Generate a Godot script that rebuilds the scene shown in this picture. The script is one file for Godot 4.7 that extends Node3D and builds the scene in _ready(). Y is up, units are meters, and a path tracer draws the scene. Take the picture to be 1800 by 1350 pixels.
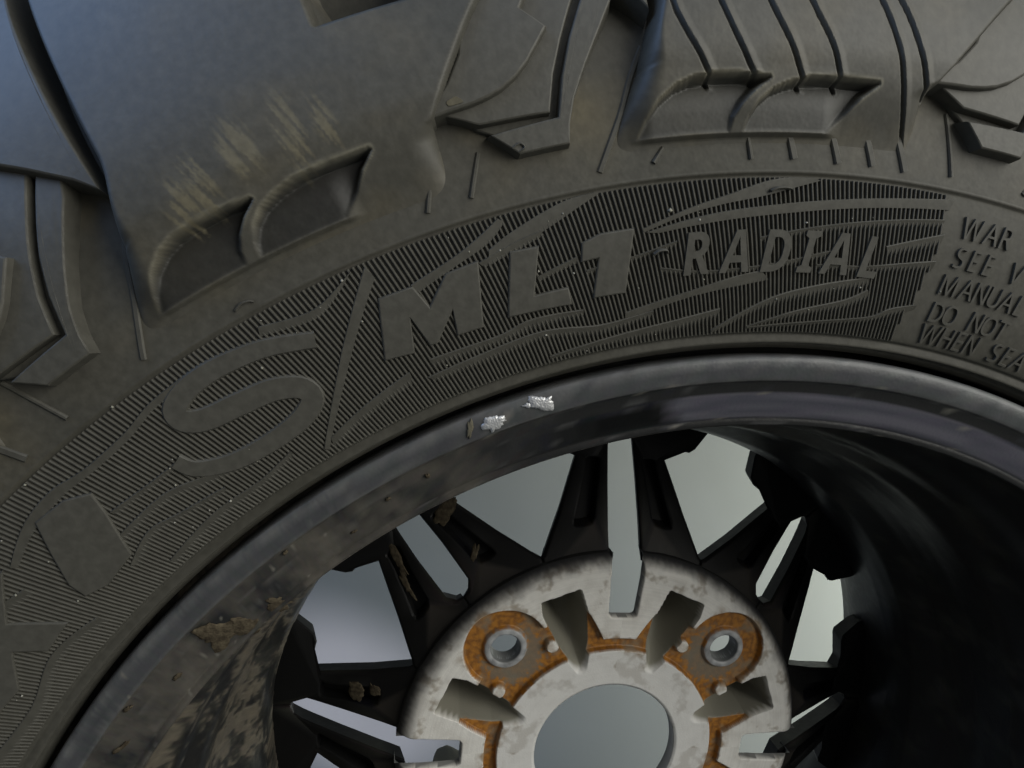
extends Node3D
# A worn black alloy wheel with its off-road tyre, seen close up from behind. Wheel data are in millimetres:
# x right, y up from the axle, z along the axle towards the viewer, z = 0 at the lip of the rim.
# Places on the tyre are (angle in degrees, length t in mm along the tyre's section from the bead).

const AXLE := Vector3(0, 0.343, 0)      # the axle stands one tyre radius above the floor
const MM := 0.001
const PITCH := 24.0                     # fifteen tread pitches round the tyre
const BOLT := 39.7                      # angle of the first bolt hole
const ZHUB := -108.2                    # depth of the mounting face
const STEP := 0.25

var table_pos := PackedVector2Array()
var table_tan := PackedVector2Array()
var noise := FastNoiseLite.new()
var fine := FastNoiseLite.new()
var M := {}
var rng := RandomNumberGenerator.new()

func _ready() -> void:
	rng.seed = 11
	view()
	lights()
	noise.seed = 5; noise.frequency = 0.02; noise.fractal_octaves = 4
	fine.seed = 9; fine.frequency = 0.16; fine.fractal_octaves = 3
	materials()
	section_table()
	surroundings()
	var wheel := Node3D.new()
	wheel.name = "off_road_wheel"
	wheel.set_meta("label", "worn black alloy wheel with a muddy knobbly tyre before a grey backdrop")
	wheel.set_meta("category", "wheel")
	add_child(wheel)
	build_tyre(wheel)
	build_rim(wheel)

# ---------------------------------------------------------------- camera, light
func view() -> void:
	var c := Camera3D.new()
	c.name = "camera"
	c.fov = 56.74
	c.near = 0.01
	c.far = 50.0
	var b := Basis(Vector3(0.98908, 0.0, 0.14736), Vector3(0.03033, 0.97859, -0.20358), Vector3(-0.14421, 0.20582, 0.96791)).orthonormalized()
	c.transform = Transform3D(b, AXLE + Vector3(-80.49, 221.31, 154.83) * MM)
	add_child(c)
	c.current = true
	var e := Environment.new()
	e.background_mode = Environment.BG_COLOR
	e.background_color = Color(0.13, 0.13, 0.128).linear_to_srgb()
	e.tonemap_mode = Environment.TONE_MAPPER_LINEAR
	e.tonemap_exposure = 1.0
	e.sdfgi_enabled = true
	e.ssao_enabled = true
	e.ssil_enabled = true
	var w := WorldEnvironment.new()
	w.name = "world_environment"
	w.environment = e
	add_child(w)

func lamp(called: String, at: Vector3, target: Vector3, size: Vector2, energy: float, tone: Color) -> void:
	var l := AreaLight3D.new()
	l.name = called
	l.area_size = size
	l.light_energy = energy
	l.light_color = tone
	l.shadow_enabled = true
	l.area_range = 6.0
	l.area_attenuation = 2.0
	add_child(l)
	l.look_at_from_position(at, target, Vector3(0.1, 0.2, 1).normalized())

func lights() -> void:
	lamp("overhead_lamp", Vector3(0.25, 1.75, 0.5), Vector3(0, 0.45, 0), Vector2(1.6, 1.0), 0.55, Color(0.92, 0.95, 1.0))
	lamp("window_light", Vector3(-1.0, 1.35, 0.0), Vector3(-0.1, 0.6, -0.05), Vector2(0.9, 0.9), 1.15, Color(0.60, 0.76, 1.0))
	lamp("room_lamp", Vector3(0.74, 0.88, 0.62), Vector3(0.05, 0.45, 0), Vector2(0.9, 0.8), 1.25, Color(1.0, 0.995, 0.965))
	lamp("added_rear_light", Vector3(0.78, 0.22, -0.34), Vector3(0.45, 0.1, -0.55), Vector2(0.25, 0.25), 0.8, Color(0.98, 1.0, 0.96))  # unseen light added behind the wheel to brighten the backdrop
	var spill := SpotLight3D.new()      # unseen spot added to make a cool bright patch on the backdrop
	spill.name = "added_spill_light"
	spill.light_color = Color(0.94, 0.92, 1.0)
	spill.light_energy = 1.7
	spill.light_size = 0.03
	spill.spot_angle = 5.0
	spill.spot_angle_attenuation = 0.45
	spill.spot_range = 4.0
	spill.shadow_enabled = true
	add_child(spill)
	spill.look_at_from_position(Vector3(-0.75, 0.75, -0.36), Vector3(-0.135, 0.085, -0.52))

# ---------------------------------------------------------------- materials
func grain(freq: float, a: Color, b: Color, seed_no: int, size := 512) -> NoiseTexture2D:
	var n := FastNoiseLite.new()
	n.seed = seed_no; n.frequency = freq; n.fractal_octaves = 5
	var t := NoiseTexture2D.new()
	t.width = size; t.height = size; t.seamless = true; t.noise = n
	var g := Gradient.new()
	g.set_color(0, a); g.set_color(1, b)
	t.color_ramp = g
	return t

func stuff_of(called: String, albedo: Color, rough: float, spec := 0.5) -> StandardMaterial3D:
	var m := StandardMaterial3D.new()
	m.resource_name = called
	m.albedo_color = albedo.linear_to_srgb()
	m.roughness = rough
	m.metallic_specular = spec
	return m

func triplanar(m: StandardMaterial3D, scale: float) -> void:
	m.uv1_triplanar = true
	m.uv1_scale = Vector3.ONE * scale

func materials() -> void:
	var dust := grain(0.03, Color(0.80, 0.79, 0.75), Color(1.0, 0.99, 0.95), 3, 1024)
	var bumps := grain(0.35, Color.BLACK, Color.WHITE, 8, 256)
	var rubber := stuff_of("rubber", Color(0.075, 0.0733, 0.066), 0.62, 0.42)
	rubber.albedo_texture = dust
	rubber.heightmap_enabled = true
	rubber.heightmap_texture = bumps
	rubber.heightmap_scale = 0.005
	triplanar(rubber, 11.0)
	rubber.vertex_color_use_as_albedo = true
	M.rubber = rubber
	var worn := rubber.duplicate() as StandardMaterial3D
	worn.resource_name = "worn_rubber"
	worn.albedo_color = Color(0.079, 0.0775, 0.071).linear_to_srgb()
	M.worn = worn
	var lug := rubber.duplicate() as StandardMaterial3D
	lug.resource_name = "lug_rubber"
	lug.roughness = 0.56
	lug.metallic_specular = 0.45
	M.lug = lug
	# the same rubber for meshes whose vertex colours carry dust and a painted brow highlight: 0.4 there is clean rubber
	for row in [["dusty_rubber", rubber], ["dusty_lug", lug]]:
		var m := (row[1] as StandardMaterial3D).duplicate() as StandardMaterial3D
		m.resource_name = row[0]
		m.albedo_color = Color(0.075 * 2.5, 0.0733 * 2.5, 0.066 * 2.5).linear_to_srgb()
		M[row[0]] = m
	var paint := stuff_of("black_paint", Color(1, 1, 1), 0.4, 0.36)
	paint.vertex_color_use_as_albedo = true
	paint.roughness_texture = grain(0.03, Color(0.7, 0.7, 0.7), Color(1.3, 1.3, 1.3), 21)
	triplanar(paint, 12.0)
	paint.heightmap_enabled = true
	paint.heightmap_texture = bumps
	paint.heightmap_scale = 0.006
	M.paint = paint
	var spoke_paint := paint.duplicate() as StandardMaterial3D
	spoke_paint.resource_name = "spoke_paint"
	spoke_paint.roughness = 0.5
	spoke_paint.metallic_specular = 0.28
	M.spoke_paint = spoke_paint
	var hub := stuff_of("bare_alloy", Color(1, 1, 1), 0.48, 0.5)
	hub.vertex_color_use_as_albedo = true
	hub.heightmap_enabled = true
	hub.heightmap_texture = bumps
	hub.heightmap_scale = 0.008
	triplanar(hub, 14.0)
	M.hub = hub
	var bright := stuff_of("scraped_alloy", Color(0.50, 0.50, 0.50), 0.42)
	bright.metallic = 0.5
	bright.heightmap_enabled = true
	bright.heightmap_texture = bumps
	bright.heightmap_scale = 0.025
	triplanar(bright, 20.0)
	M.bright = bright
	var mud := stuff_of("dried_mud", Color(0.11, 0.096, 0.075), 0.95, 0.2)
	mud.albedo_texture = grain(0.05, Color(0.45, 0.42, 0.4), Color(1.1, 1.08, 1.0), 31)
	mud.heightmap_enabled = true
	mud.heightmap_texture = bumps
	mud.heightmap_scale = 0.03
	triplanar(mud, 18.0)
	M.mud = mud
	var dry := mud.duplicate() as StandardMaterial3D
	dry.resource_name = "dust_smear"
	dry.albedo_color = Color(0.135, 0.126, 0.102).linear_to_srgb()
	dry.albedo_texture = dust
	dry.heightmap_enabled = false
	M.dust = dry
	var crumb := stuff_of("pale_crumb", Color(0.30, 0.29, 0.25), 0.9)
	crumb.vertex_color_use_as_albedo = true
	M.crumb = crumb
	var plaster := stuff_of("wall_plaster", Color(0.165, 0.171, 0.161), 0.9, 0.3)
	plaster.albedo_texture = grain(0.01, Color(0.975, 0.975, 0.97), Color(1, 1, 1), 41)
	triplanar(plaster, 2.0)
	M.plaster = plaster
	var concrete := stuff_of("concrete", Color(0.3, 0.3, 0.29), 0.85)
	concrete.albedo_texture = grain(0.02, Color(0.7, 0.7, 0.7), Color(1, 1, 1), 43)
	triplanar(concrete, 2.0)
	M.concrete = concrete

# ---------------------------------------------------------------- mesh building
class Shape:
	var v := PackedVector3Array()
	var c := PackedColorArray()
	var i := PackedInt32Array()
	var n := PackedVector3Array()      # directions that the normals should roughly point to

	func add(p: Vector3, out: Vector3, col := Color.WHITE) -> int:
		v.append(p); n.append(out); c.append(col)
		return v.size() - 1

	func tri(a: int, b: int, d: int) -> void:
		i.append(a); i.append(b); i.append(d)

	func quad(a: int, b: int, d: int, e: int) -> void:
		tri(a, b, d); tri(a, d, e)

	func mesh(mat: Material) -> ArrayMesh:
		var normals := PackedVector3Array()
		normals.resize(v.size())
		for k in range(0, i.size(), 3):
			var a := i[k]; var b := i[k + 1]; var d := i[k + 2]
			var f := (v[b] - v[a]).cross(v[d] - v[a])
			if f.dot(n[a] + n[b] + n[d]) > 0.0:
				i[k + 1] = d; i[k + 2] = b      # front faces run clockwise
			else:
				f = -f
			normals[a] += f; normals[b] += f; normals[d] += f
		for k in v.size():
			normals[k] = normals[k].normalized() if normals[k].length_squared() > 1e-20 else n[k].normalized()
		var arr := []
		arr.resize(Mesh.ARRAY_MAX)
		var metres := PackedVector3Array()
		metres.resize(v.size())
		for k in v.size():
			metres[k] = v[k] * 0.001
		arr[Mesh.ARRAY_VERTEX] = metres
		arr[Mesh.ARRAY_NORMAL] = normals
		arr[Mesh.ARRAY_COLOR] = c
		arr[Mesh.ARRAY_INDEX] = i
		var m := ArrayMesh.new()
		m.add_surface_from_arrays(Mesh.PRIMITIVE_TRIANGLES, arr)
		m.surface_set_material(0, mat)
		return m

func part(called: String, mesh: Mesh, parent: Node3D, turn := 0.0) -> MeshInstance3D:
	var o := MeshInstance3D.new()
	o.name = called
	o.mesh = mesh
	o.position = Vector3.ZERO if parent is MeshInstance3D else AXLE
	o.rotation.z = deg_to_rad(turn)
	parent.add_child(o, true)
	return o

func pts(a: Array) -> PackedVector2Array:
	var r := PackedVector2Array()
	for k in range(0, a.size(), 2):
		r.append(Vector2(a[k], a[k + 1]))
	return r

func pts3(a: Array) -> PackedVector3Array:
	var r := PackedVector3Array()
	for k in range(0, a.size(), 3):
		r.append(Vector3(a[k], a[k + 1], a[k + 2]))
	return r

func smooth_line(p: PackedVector2Array, n: int) -> PackedVector2Array:
	var r := PackedVector2Array()
	var last := p.size() - 1
	for k in n + 1:
		var f := float(k) / n * last
		var j := mini(int(f), last - 1)
		r.append(p[j].cubic_interpolate(p[j + 1], p[maxi(j - 1, 0)], p[mini(j + 2, last)], f - j))
	return r

# ---------------------------------------------------------------- the tyre's section
func section_table() -> void:
	var c := Curve2D.new()
	var s := pts([194.5, -8, 195.5, -3, 198, 0.5, 205, 3, 215, 5, 225, 6.5, 235, 7, 245, 6.5, 255, 5, 265, 2, 275, -3, 285, -9.5, 295, -18, 304, -28, 311, -39, 316, -52, 319, -66, 320.5, -85, 321, -100])
	var t := PackedFloat32Array([0.0])
	for k in range(1, s.size()):
		t.append(t[k - 1] + s[k].distance_to(s[k - 1]))
	var slopes := PackedVector2Array()
	for k in s.size():
		var a := maxi(k - 1, 0)
		var b := mini(k + 1, s.size() - 1)
		slopes.append((s[b] - s[a]) / (t[b] - t[a]))
	var j := 0
	for k in int(t[-1] / STEP) + 1:
		var at := k * STEP
		while j < s.size() - 2 and at > t[j + 1]:
			j += 1
		var h := t[j + 1] - t[j]
		var u := (at - t[j]) / h
		var m0 := slopes[j] * h
		var m1 := slopes[j + 1] * h
		var pos := (2 * u * u * u - 3 * u * u + 1) * s[j] + (u * u * u - 2 * u * u + u) * m0 + (-2 * u * u * u + 3 * u * u) * s[j + 1] + (u * u * u - u * u) * m1
		table_pos.append(pos)
	for k in table_pos.size():
		table_tan.append((table_pos[mini(k + 1, table_pos.size() - 1)] - table_pos[maxi(k - 1, 0)]).normalized())

func section(t: float) -> Vector2:
	var f := clampf(t / STEP, 0.0, table_pos.size() - 1.001)
	return table_pos[int(f)].lerp(table_pos[int(f) + 1], f - int(f))

func section_tangent(t: float) -> Vector2:
	var f := clampf(t / STEP, 0.0, table_tan.size() - 1.001)
	return table_tan[int(f)].lerp(table_tan[int(f) + 1], f - int(f))

func on_tyre(deg: float, t: float, h: float) -> Vector3:
	var p := section(t)
	var d := section_tangent(t)
	var a := deg_to_rad(deg)
	var r := p.x - d.y * h
	return Vector3(r * cos(a), r * sin(a), p.y + d.x * h)

func out_of_tyre(deg: float, t: float) -> Vector3:
	var d := section_tangent(t)
	var a := deg_to_rad(deg)
	return Vector3(-d.y * cos(a), -d.y * sin(a), d.x)

func per_degree(t: float) -> float:
	return section(t).x * PI / 180.0

func offset(p: PackedVector2Array, by: float, k: float) -> PackedVector2Array:
	# moves every corner of a closed outline outwards by a length in mm (x is in degrees, k mm each)
	var r := PackedVector2Array()
	var area := 0.0
	var n := p.size()
	for j in n:
		area += p[j].cross(p[(j + 1) % n])
	var s := signf(area)
	for j in n:
		var a := p[(j - 1 + n) % n] * Vector2(k, 1)
		var b := p[j] * Vector2(k, 1)
		var c := p[(j + 1) % n] * Vector2(k, 1)
		var d0 := (b - a).normalized()
		var d1 := (c - b).normalized()
		var n0 := Vector2(d0.y, -d0.x) * s
		var n1 := Vector2(d1.y, -d1.x) * s
		var m := n0 + n1
		m = n0 if m.length() < 0.2 else m / m.length_squared() * 2.0
		r.append((b + m.limit_length(2.0) * by) / Vector2(k, 1))
	return r

func loft(rings: Array, longest := 3.0, height = null, cap := true, col := Color.WHITE, shape: Shape = null) -> Shape:
	# rings of (degrees, t, height); walls between them and a cap on the last, all following the tyre's curve
	var s := Shape.new() if shape == null else shape
	var dense: Array[PackedVector3Array] = []
	var n: int = rings[0].size()
	var steps := PackedInt32Array()
	for j in n:
		var most := 0.0
		for r in rings:
			var a: Vector3 = r[j]
			var b: Vector3 = r[(j + 1) % n]
			most = maxf(most, Vector2((a.x - b.x) * per_degree(a.y), a.y - b.y).length())
		steps.append(maxi(1, ceili(most / longest)))
	for r in rings:
		var d := PackedVector3Array()
		for j in n:
			for k in steps[j]:
				d.append(r[j].lerp(r[(j + 1) % n], float(k) / steps[j]))
		dense.append(d)
	var count := dense[0].size()
	var ids: Array[PackedInt32Array] = []
	var centre := Vector2.ZERO
	for q in dense[-1]:
		centre += Vector2(q.x, q.y) / count
	for ring in dense.size():
		var row := PackedInt32Array()
		for q in dense[ring]:
			var up := out_of_tyre(q.x, q.y)
			row.append(s.add(on_tyre(q.x, q.y, q.z), up, col))
		ids.append(row)
	var flat := PackedVector2Array()
	for q in dense[-1]:
		flat.append(Vector2(q.x * per_degree(centre.y), q.y))
	var area := 0.0
	for j in count:
		area += flat[j].cross(flat[(j + 1) % count])
	for ring in dense.size() - 1:
		for j in count:
			var j2 := (j + 1) % count
			var a := dense[ring][j]
			var b := dense[ring][j2]
			var along := on_tyre(b.x, b.y, b.z) - on_tyre(a.x, a.y, a.z)
			var up := out_of_tyre(a.x, a.y)
			var side := along.cross(up) * signf(area)
			var v0 := s.v[ids[ring][j]]; var v1 := s.v[ids[ring][j2]]; var v2 := s.v[ids[ring + 1][j2]]; var v3 := s.v[ids[ring + 1][j]]
			var rise := (v3 - v0).dot(up) + (v2 - v1).dot(up)
			if rise < 0.0:
				side = -side
			var want := side.normalized() + up * 0.2
			for trio in [[ids[ring][j], ids[ring][j2], ids[ring + 1][j2]], [ids[ring][j], ids[ring + 1][j2], ids[ring + 1][j]]]:
				var f := (s.v[trio[1]] - s.v[trio[0]]).cross(s.v[trio[2]] - s.v[trio[0]])
				# store the turn so that mesh() keeps it: point the winding by the wanted side
				if f.dot(want) > 0.0:
					s.tri(trio[0], trio[1], trio[2])
				else:
					s.tri(trio[0], trio[2], trio[1])
	if cap:
		var tris := Geometry2D.triangulate_polygon(flat)
		var places := PackedVector3Array()
		var idx: Array = []
		for q in dense[-1]:
			places.append(q)
		var at := ids[-1]
		for k in range(0, tris.size(), 3):
			idx.append([tris[k], tris[k + 1], tris[k + 2]])
		var ids_of := {}
		for j in count:
			ids_of[j] = at[j]
		var made := {}
		for pass_no in 7:
			var next: Array = []
			var any := false
			for q in idx:
				var mids := [-1, -1, -1]
				for e in 3:
					var a: int = q[e]
					var b: int = q[(e + 1) % 3]
					var pa := places[a]
					var pb := places[b]
					# only edges inside the cap are cut; its border is already fine
					if Vector2((pa.x - pb.x) * per_degree(pa.y), pa.y - pb.y).length() > longest * 1.6:
						var key := Vector2i(mini(a, b), maxi(a, b))
						if not made.has(key):
							var mid := (pa + pb) * 0.5
							if height != null:
								mid.z = height.call(mid.x, mid.y)
							places.append(mid)
							ids_of[places.size() - 1] = s.add(on_tyre(mid.x, mid.y, mid.z), out_of_tyre(mid.x, mid.y), col)
							made[key] = places.size() - 1
						mids[e] = made[key]
						any = true
				cut(q, mids, next)
			idx = next
			if not any:
				break
		for q in idx:
			var a: int = ids_of[q[0]]; var b: int = ids_of[q[1]]; var d: int = ids_of[q[2]]
			var f := (s.v[b] - s.v[a]).cross(s.v[d] - s.v[a])
			if f.dot(s.n[a] + s.n[b] + s.n[d]) > 0.0:
				s.tri(a, b, d)
			else:
				s.tri(a, d, b)
	return s

func cut(q: Array, m: Array, next: Array) -> void:
	var k := int(m[0] >= 0) + int(m[1] >= 0) + int(m[2] >= 0)
	if k == 0:
		next.append(q)
	elif k == 3:
		next.append_array([[q[0], m[0], m[2]], [m[0], q[1], m[1]], [m[2], m[1], q[2]], [m[0], m[1], m[2]]])
	else:
		for e in 3:
			var a: int = q[e]; var b: int = q[(e + 1) % 3]; var d: int = q[(e + 2) % 3]
			if k == 1 and m[e] >= 0:
				next.append_array([[a, m[e], d], [m[e], b, d]])
				return
			if k == 2 and m[e] < 0:
				var mb: int = m[(e + 1) % 3]; var md: int = m[(e + 2) % 3]
				next.append_array([[a, b, mb], [a, mb, md], [md, mb, d]])
				return

# a Shape whose faces are already wound outwards; edges sharper than 38 degrees stay crisp
func finish(s: Shape, mat: Material) -> ArrayMesh:
	var faces := s.i.size() / 3
	var face_n := PackedVector3Array()
	face_n.resize(faces)
	var count := PackedInt32Array()
	count.resize(s.v.size() + 1)
	for k in faces:
		var a := s.i[3 * k]; var b := s.i[3 * k + 1]; var d := s.i[3 * k + 2]
		face_n[k] = (s.v[b] - s.v[a]).cross(s.v[d] - s.v[a])
		count[a + 1] += 1; count[b + 1] += 1; count[d + 1] += 1
	for k in s.v.size():
		count[k + 1] += count[k]
	var at := count.duplicate()
	var around := PackedInt32Array()
	around.resize(s.i.size())
	for k in s.i.size():
		around[at[s.i[k]]] = k / 3
		at[s.i[k]] += 1
	var v := PackedVector3Array(); var n := PackedVector3Array(); var c := PackedColorArray()
	v.resize(s.i.size()); n.resize(s.i.size()); c.resize(s.i.size())
	for k in faces:
		var own := face_n[k].normalized()
		if own == Vector3.ZERO:
			own = s.n[s.i[3 * k]].normalized()
		for e in 3:
			var id := s.i[3 * k + e]
			var sum := Vector3.ZERO
			for q in range(count[id], count[id + 1]):
				var f := face_n[around[q]]
				var size := f.length()
				if size > 1e-12 and f.dot(own) > 0.788 * size:
					sum += f
			var to := 3 * k + (0 if e == 0 else 3 - e)      # front faces run clockwise
			v[to] = s.v[id] * MM
			n[to] = sum.normalized() if sum != Vector3.ZERO else own
			c[to] = s.c[id]
	var arr := []
	arr.resize(Mesh.ARRAY_MAX)
	arr[Mesh.ARRAY_VERTEX] = v
	arr[Mesh.ARRAY_NORMAL] = n
	arr[Mesh.ARRAY_COLOR] = c
	var m := ArrayMesh.new()
	m.add_surface_from_arrays(Mesh.PRIMITIVE_TRIANGLES, arr)
	m.surface_set_material(0, mat)
	return m

func with_height(p: PackedVector2Array, h: Callable, plus: float) -> PackedVector3Array:
	var r := PackedVector3Array()
	for q in p:
		r.append(Vector3(q.x, q.y, h.call(q.x, q.y) + plus))
	return r

func raised(p: PackedVector2Array, h: Callable, bevel := 0.35, draft := 0.3, base := -0.5, longest := 3.0, col := Color.WHITE) -> Shape:
	# a block standing on the tyre: drafted walls, a rounded edge and a top that follows h(degrees, t)
	var mid_t := 0.0
	for q in p:
		mid_t += q.y / p.size()
	var k := per_degree(mid_t)
	var low := PackedVector3Array()
	for q in offset(p, draft, k):
		low.append(Vector3(q.x, q.y, base))
	return loft([low, with_height(p, h, -bevel), with_height(offset(p, -bevel * 0.35, k), h, -bevel * 0.3), with_height(offset(p, -bevel, k), h, 0.0)], longest, h, true, col)

func flat_height(h: float) -> Callable:
	return func(_a: float, _t: float) -> float: return h

func ribbon(line: PackedVector2Array, width: Callable, h: Callable, s: Shape, base := -0.4, edge := 0.3) -> void:
	# a rounded bar along a line on the tyre; width and height are functions of the way along, 0 to 1
	var rows: Array[PackedInt32Array] = []
	var n := line.size()
	for j in n:
		var f := float(j) / (n - 1)
		var a := line[maxi(j - 1, 0)]
		var b := line[mini(j + 1, n - 1)]
		var q := line[j]
		var k := per_degree(q.y)
		var d := Vector2((b.x - a.x) * k, b.y - a.y).normalized()
		var across := Vector2(-d.y / k, d.x)
		var w: float = width.call(f) * 0.5
		var top: float = h.call(f)
		var up := out_of_tyre(q.x, q.y)
		var row := PackedInt32Array()
		for o in [[-w - 0.1, base], [-w, top - edge], [-w + edge, top], [w - edge, top], [w, top - edge], [w + 0.1, base]]:
			var at: Vector2 = q + across * o[0]
			row.append(s.add(on_tyre(at.x, at.y, o[1]), up, Color.WHITE))
		rows.append(row)
	var first_up := out_of_tyre(line[0].x, line[0].y)
	for j in n - 1:
		for k in 5:
			var a := rows[j][k]; var b := rows[j + 1][k]; var c := rows[j + 1][k + 1]; var d := rows[j][k + 1]
			var f := (s.v[b] - s.v[a]).cross(s.v[c] - s.v[a])
			var want := s.n[a] + (s.v[a] + s.v[d] - s.v[rows[j][0]] - s.v[rows[j][5]]) * 3.0
			if f.dot(want) > 0.0:
				s.tri(a, b, c); s.tri(a, c, d)
			else:
				s.tri(a, c, b); s.tri(a, d, c)
	for e in [0, n - 1]:
		var r := rows[e]
		var other := rows[1] if e == 0 else rows[n - 2]
		var want := s.v[r[2]] - s.v[other[2]] + first_up * 0.01
		for trio in [[r[0], r[1], r[5]], [r[1], r[4], r[5]], [r[1], r[2], r[3]], [r[1], r[3], r[4]]]:
			var f := (s.v[trio[1]] - s.v[trio[0]]).cross(s.v[trio[2]] - s.v[trio[0]])
			if f.dot(want) > 0.0:
				s.tri(trio[0], trio[1], trio[2])
			else:
				s.tri(trio[0], trio[2], trio[1])

# ---------------------------------------------------------------- setting
func surroundings() -> void:
	# one seamless grey sheet: flat under the tyre, sweeping up behind it
	var s := Shape.new()
	var line := pts([2500, 0, -300, 0])
	for k in range(1, 13):
		var a := PI / 2 * k / 12.0
		line.append(Vector2(-300 - 300 * sin(a), 300 - 300 * cos(a)))
	line.append(Vector2(-600, 2600))
	var rows: Array[PackedInt32Array] = []
	for x in [-2500.0, 2500.0]:
		var row := PackedInt32Array()
		for q in line:
			row.append(s.add(Vector3(x, q.y, q.x), Vector3(0, 1, 1)))
		for k in range(line.size() - 1, -1, -1):      # and its back, 20 mm behind
			var d := (line[mini(k + 1, line.size() - 1)] - line[maxi(k - 1, 0)]).normalized()
			row.append(s.add(Vector3(x, line[k].y - absf(d.x) * 20.0, line[k].x - absf(d.y) * 20.0), Vector3(0, -1, -1)))
		rows.append(row)
	for k in rows[0].size() - 1:
		s.quad(rows[0][k], rows[1][k], rows[1][k + 1], rows[0][k + 1])
	var sheet := MeshInstance3D.new()
	sheet.name = "backdrop"
	sheet.mesh = s.mesh(M.plaster)
	sheet.set_meta("kind", "structure")
	sheet.set_meta("label", "plain matt grey backdrop sweeping up behind the wheel")
	add_child(sheet)

# ---------------------------------------------------------------- tyre
func carcass_detail(t: float) -> float:
	var h := 0.0
	h += 0.8 * exp(-pow((t - 8.3) / 0.6, 2.0))
	h -= 1.0 * exp(-pow((t - 6.5) / 0.6, 2.0))
	h += 0.4 * exp(-pow((t - 3.6) / 1.2, 2.0))
	h -= 0.5 * exp(-pow((t - 10.0) / 0.5, 2.0))
	h += 0.45 * exp(-pow((t - 46.4) / 0.35, 2.0)) + 0.5 * smoothstep(46.0, 47.2, t)
	return h

func build_tyre(wheel: Node3D) -> void:
	var s := Shape.new()
	var ts := PackedFloat32Array()
	var t := 0.0
	while t < 202.5:
		ts.append(t)
		t += 0.3 if t < 12.0 or (t > 45.0 and t < 48.0) else 1.5
	ts.append(202.5)
	var n := 720
	var rows: Array[PackedInt32Array] = []
	for j in n:
		var a := j * 360.0 / n
		var row := PackedInt32Array()
		for q in ts:
			var d := carcass_detail(q)
			var in_pitch := fposmod(a, PITCH) + 72.0
			d -= 9.0 * smoothstep(0.0, 0.5, in_pitch - 82.0) * smoothstep(0.0, 0.5, 86.2 - in_pitch) * smoothstep(86.0, 89.0, q) * smoothstep(112.0, 106.0, q)
			var p := on_tyre(a, q, d)
			var up := out_of_tyre(a, q)
			var tan_dust := clampf(noise.get_noise_3dv(p * 1.3) * 1.6 - 0.1, 0.0, 1.0) * smoothstep(40.0, 60.0, q) * 0.8
			var tone := Color.WHITE.lerp(Color(1.6, 1.42, 1.05), tan_dust).lerp(Color(0.70, 0.70, 0.64), clampf(noise.get_noise_3dv(p * 0.7 + Vector3(400, 0, 0)) * 1.6, 0.0, 0.7))
			row.append(s.add(p, up, Color(tone.r * 0.4, tone.g * 0.4, tone.b * 0.4)))
		# the far half of the casing, a plain mirror of the near half
		for m in range(ts.size() - 2, -1, -2):
			var p := on_tyre(a, ts[m], 0.0)
			row.append(s.add(Vector3(p.x, p.y, -200.0 - p.z), out_of_tyre(a, ts[m]) * Vector3(1, 1, -1), Color(0.4, 0.4, 0.4)))
		rows.append(row)
	for j in n:
		var r0 := rows[j]; var r1 := rows[(j + 1) % n]
		for k in r0.size() - 1:
			s.quad(r0[k], r1[k], r1[k + 1], r0[k + 1])
	var tyre := part("tyre", s.mesh(M.dusty_rubber), wheel)
	tyre.set_meta("label", "black off-road tyre with stepped shoulder lugs and a ribbed sidewall band")
	tread(tyre)
	sidewall_band(tyre)
	lettering(tyre)
	grit(tyre)
	hairs(tyre)

var scallops: Array[PackedVector2Array] = []
var grooves: Array[PackedVector2Array] = []

func lug_left(t: float) -> float:
	if t < 66.6:
		return remap(t, 49.4, 66.6, 99.7, 97.5)
	return lerpf(97.5, 96.3, smoothstep(64.0, 82.0, t))

func lug_right(t: float) -> float:
	if t < 64.8:
		return 83.0
	if t < 86.5:
		return remap(t, 64.8, 82.5, 82.9, 79.7)
	return 86.1

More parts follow.
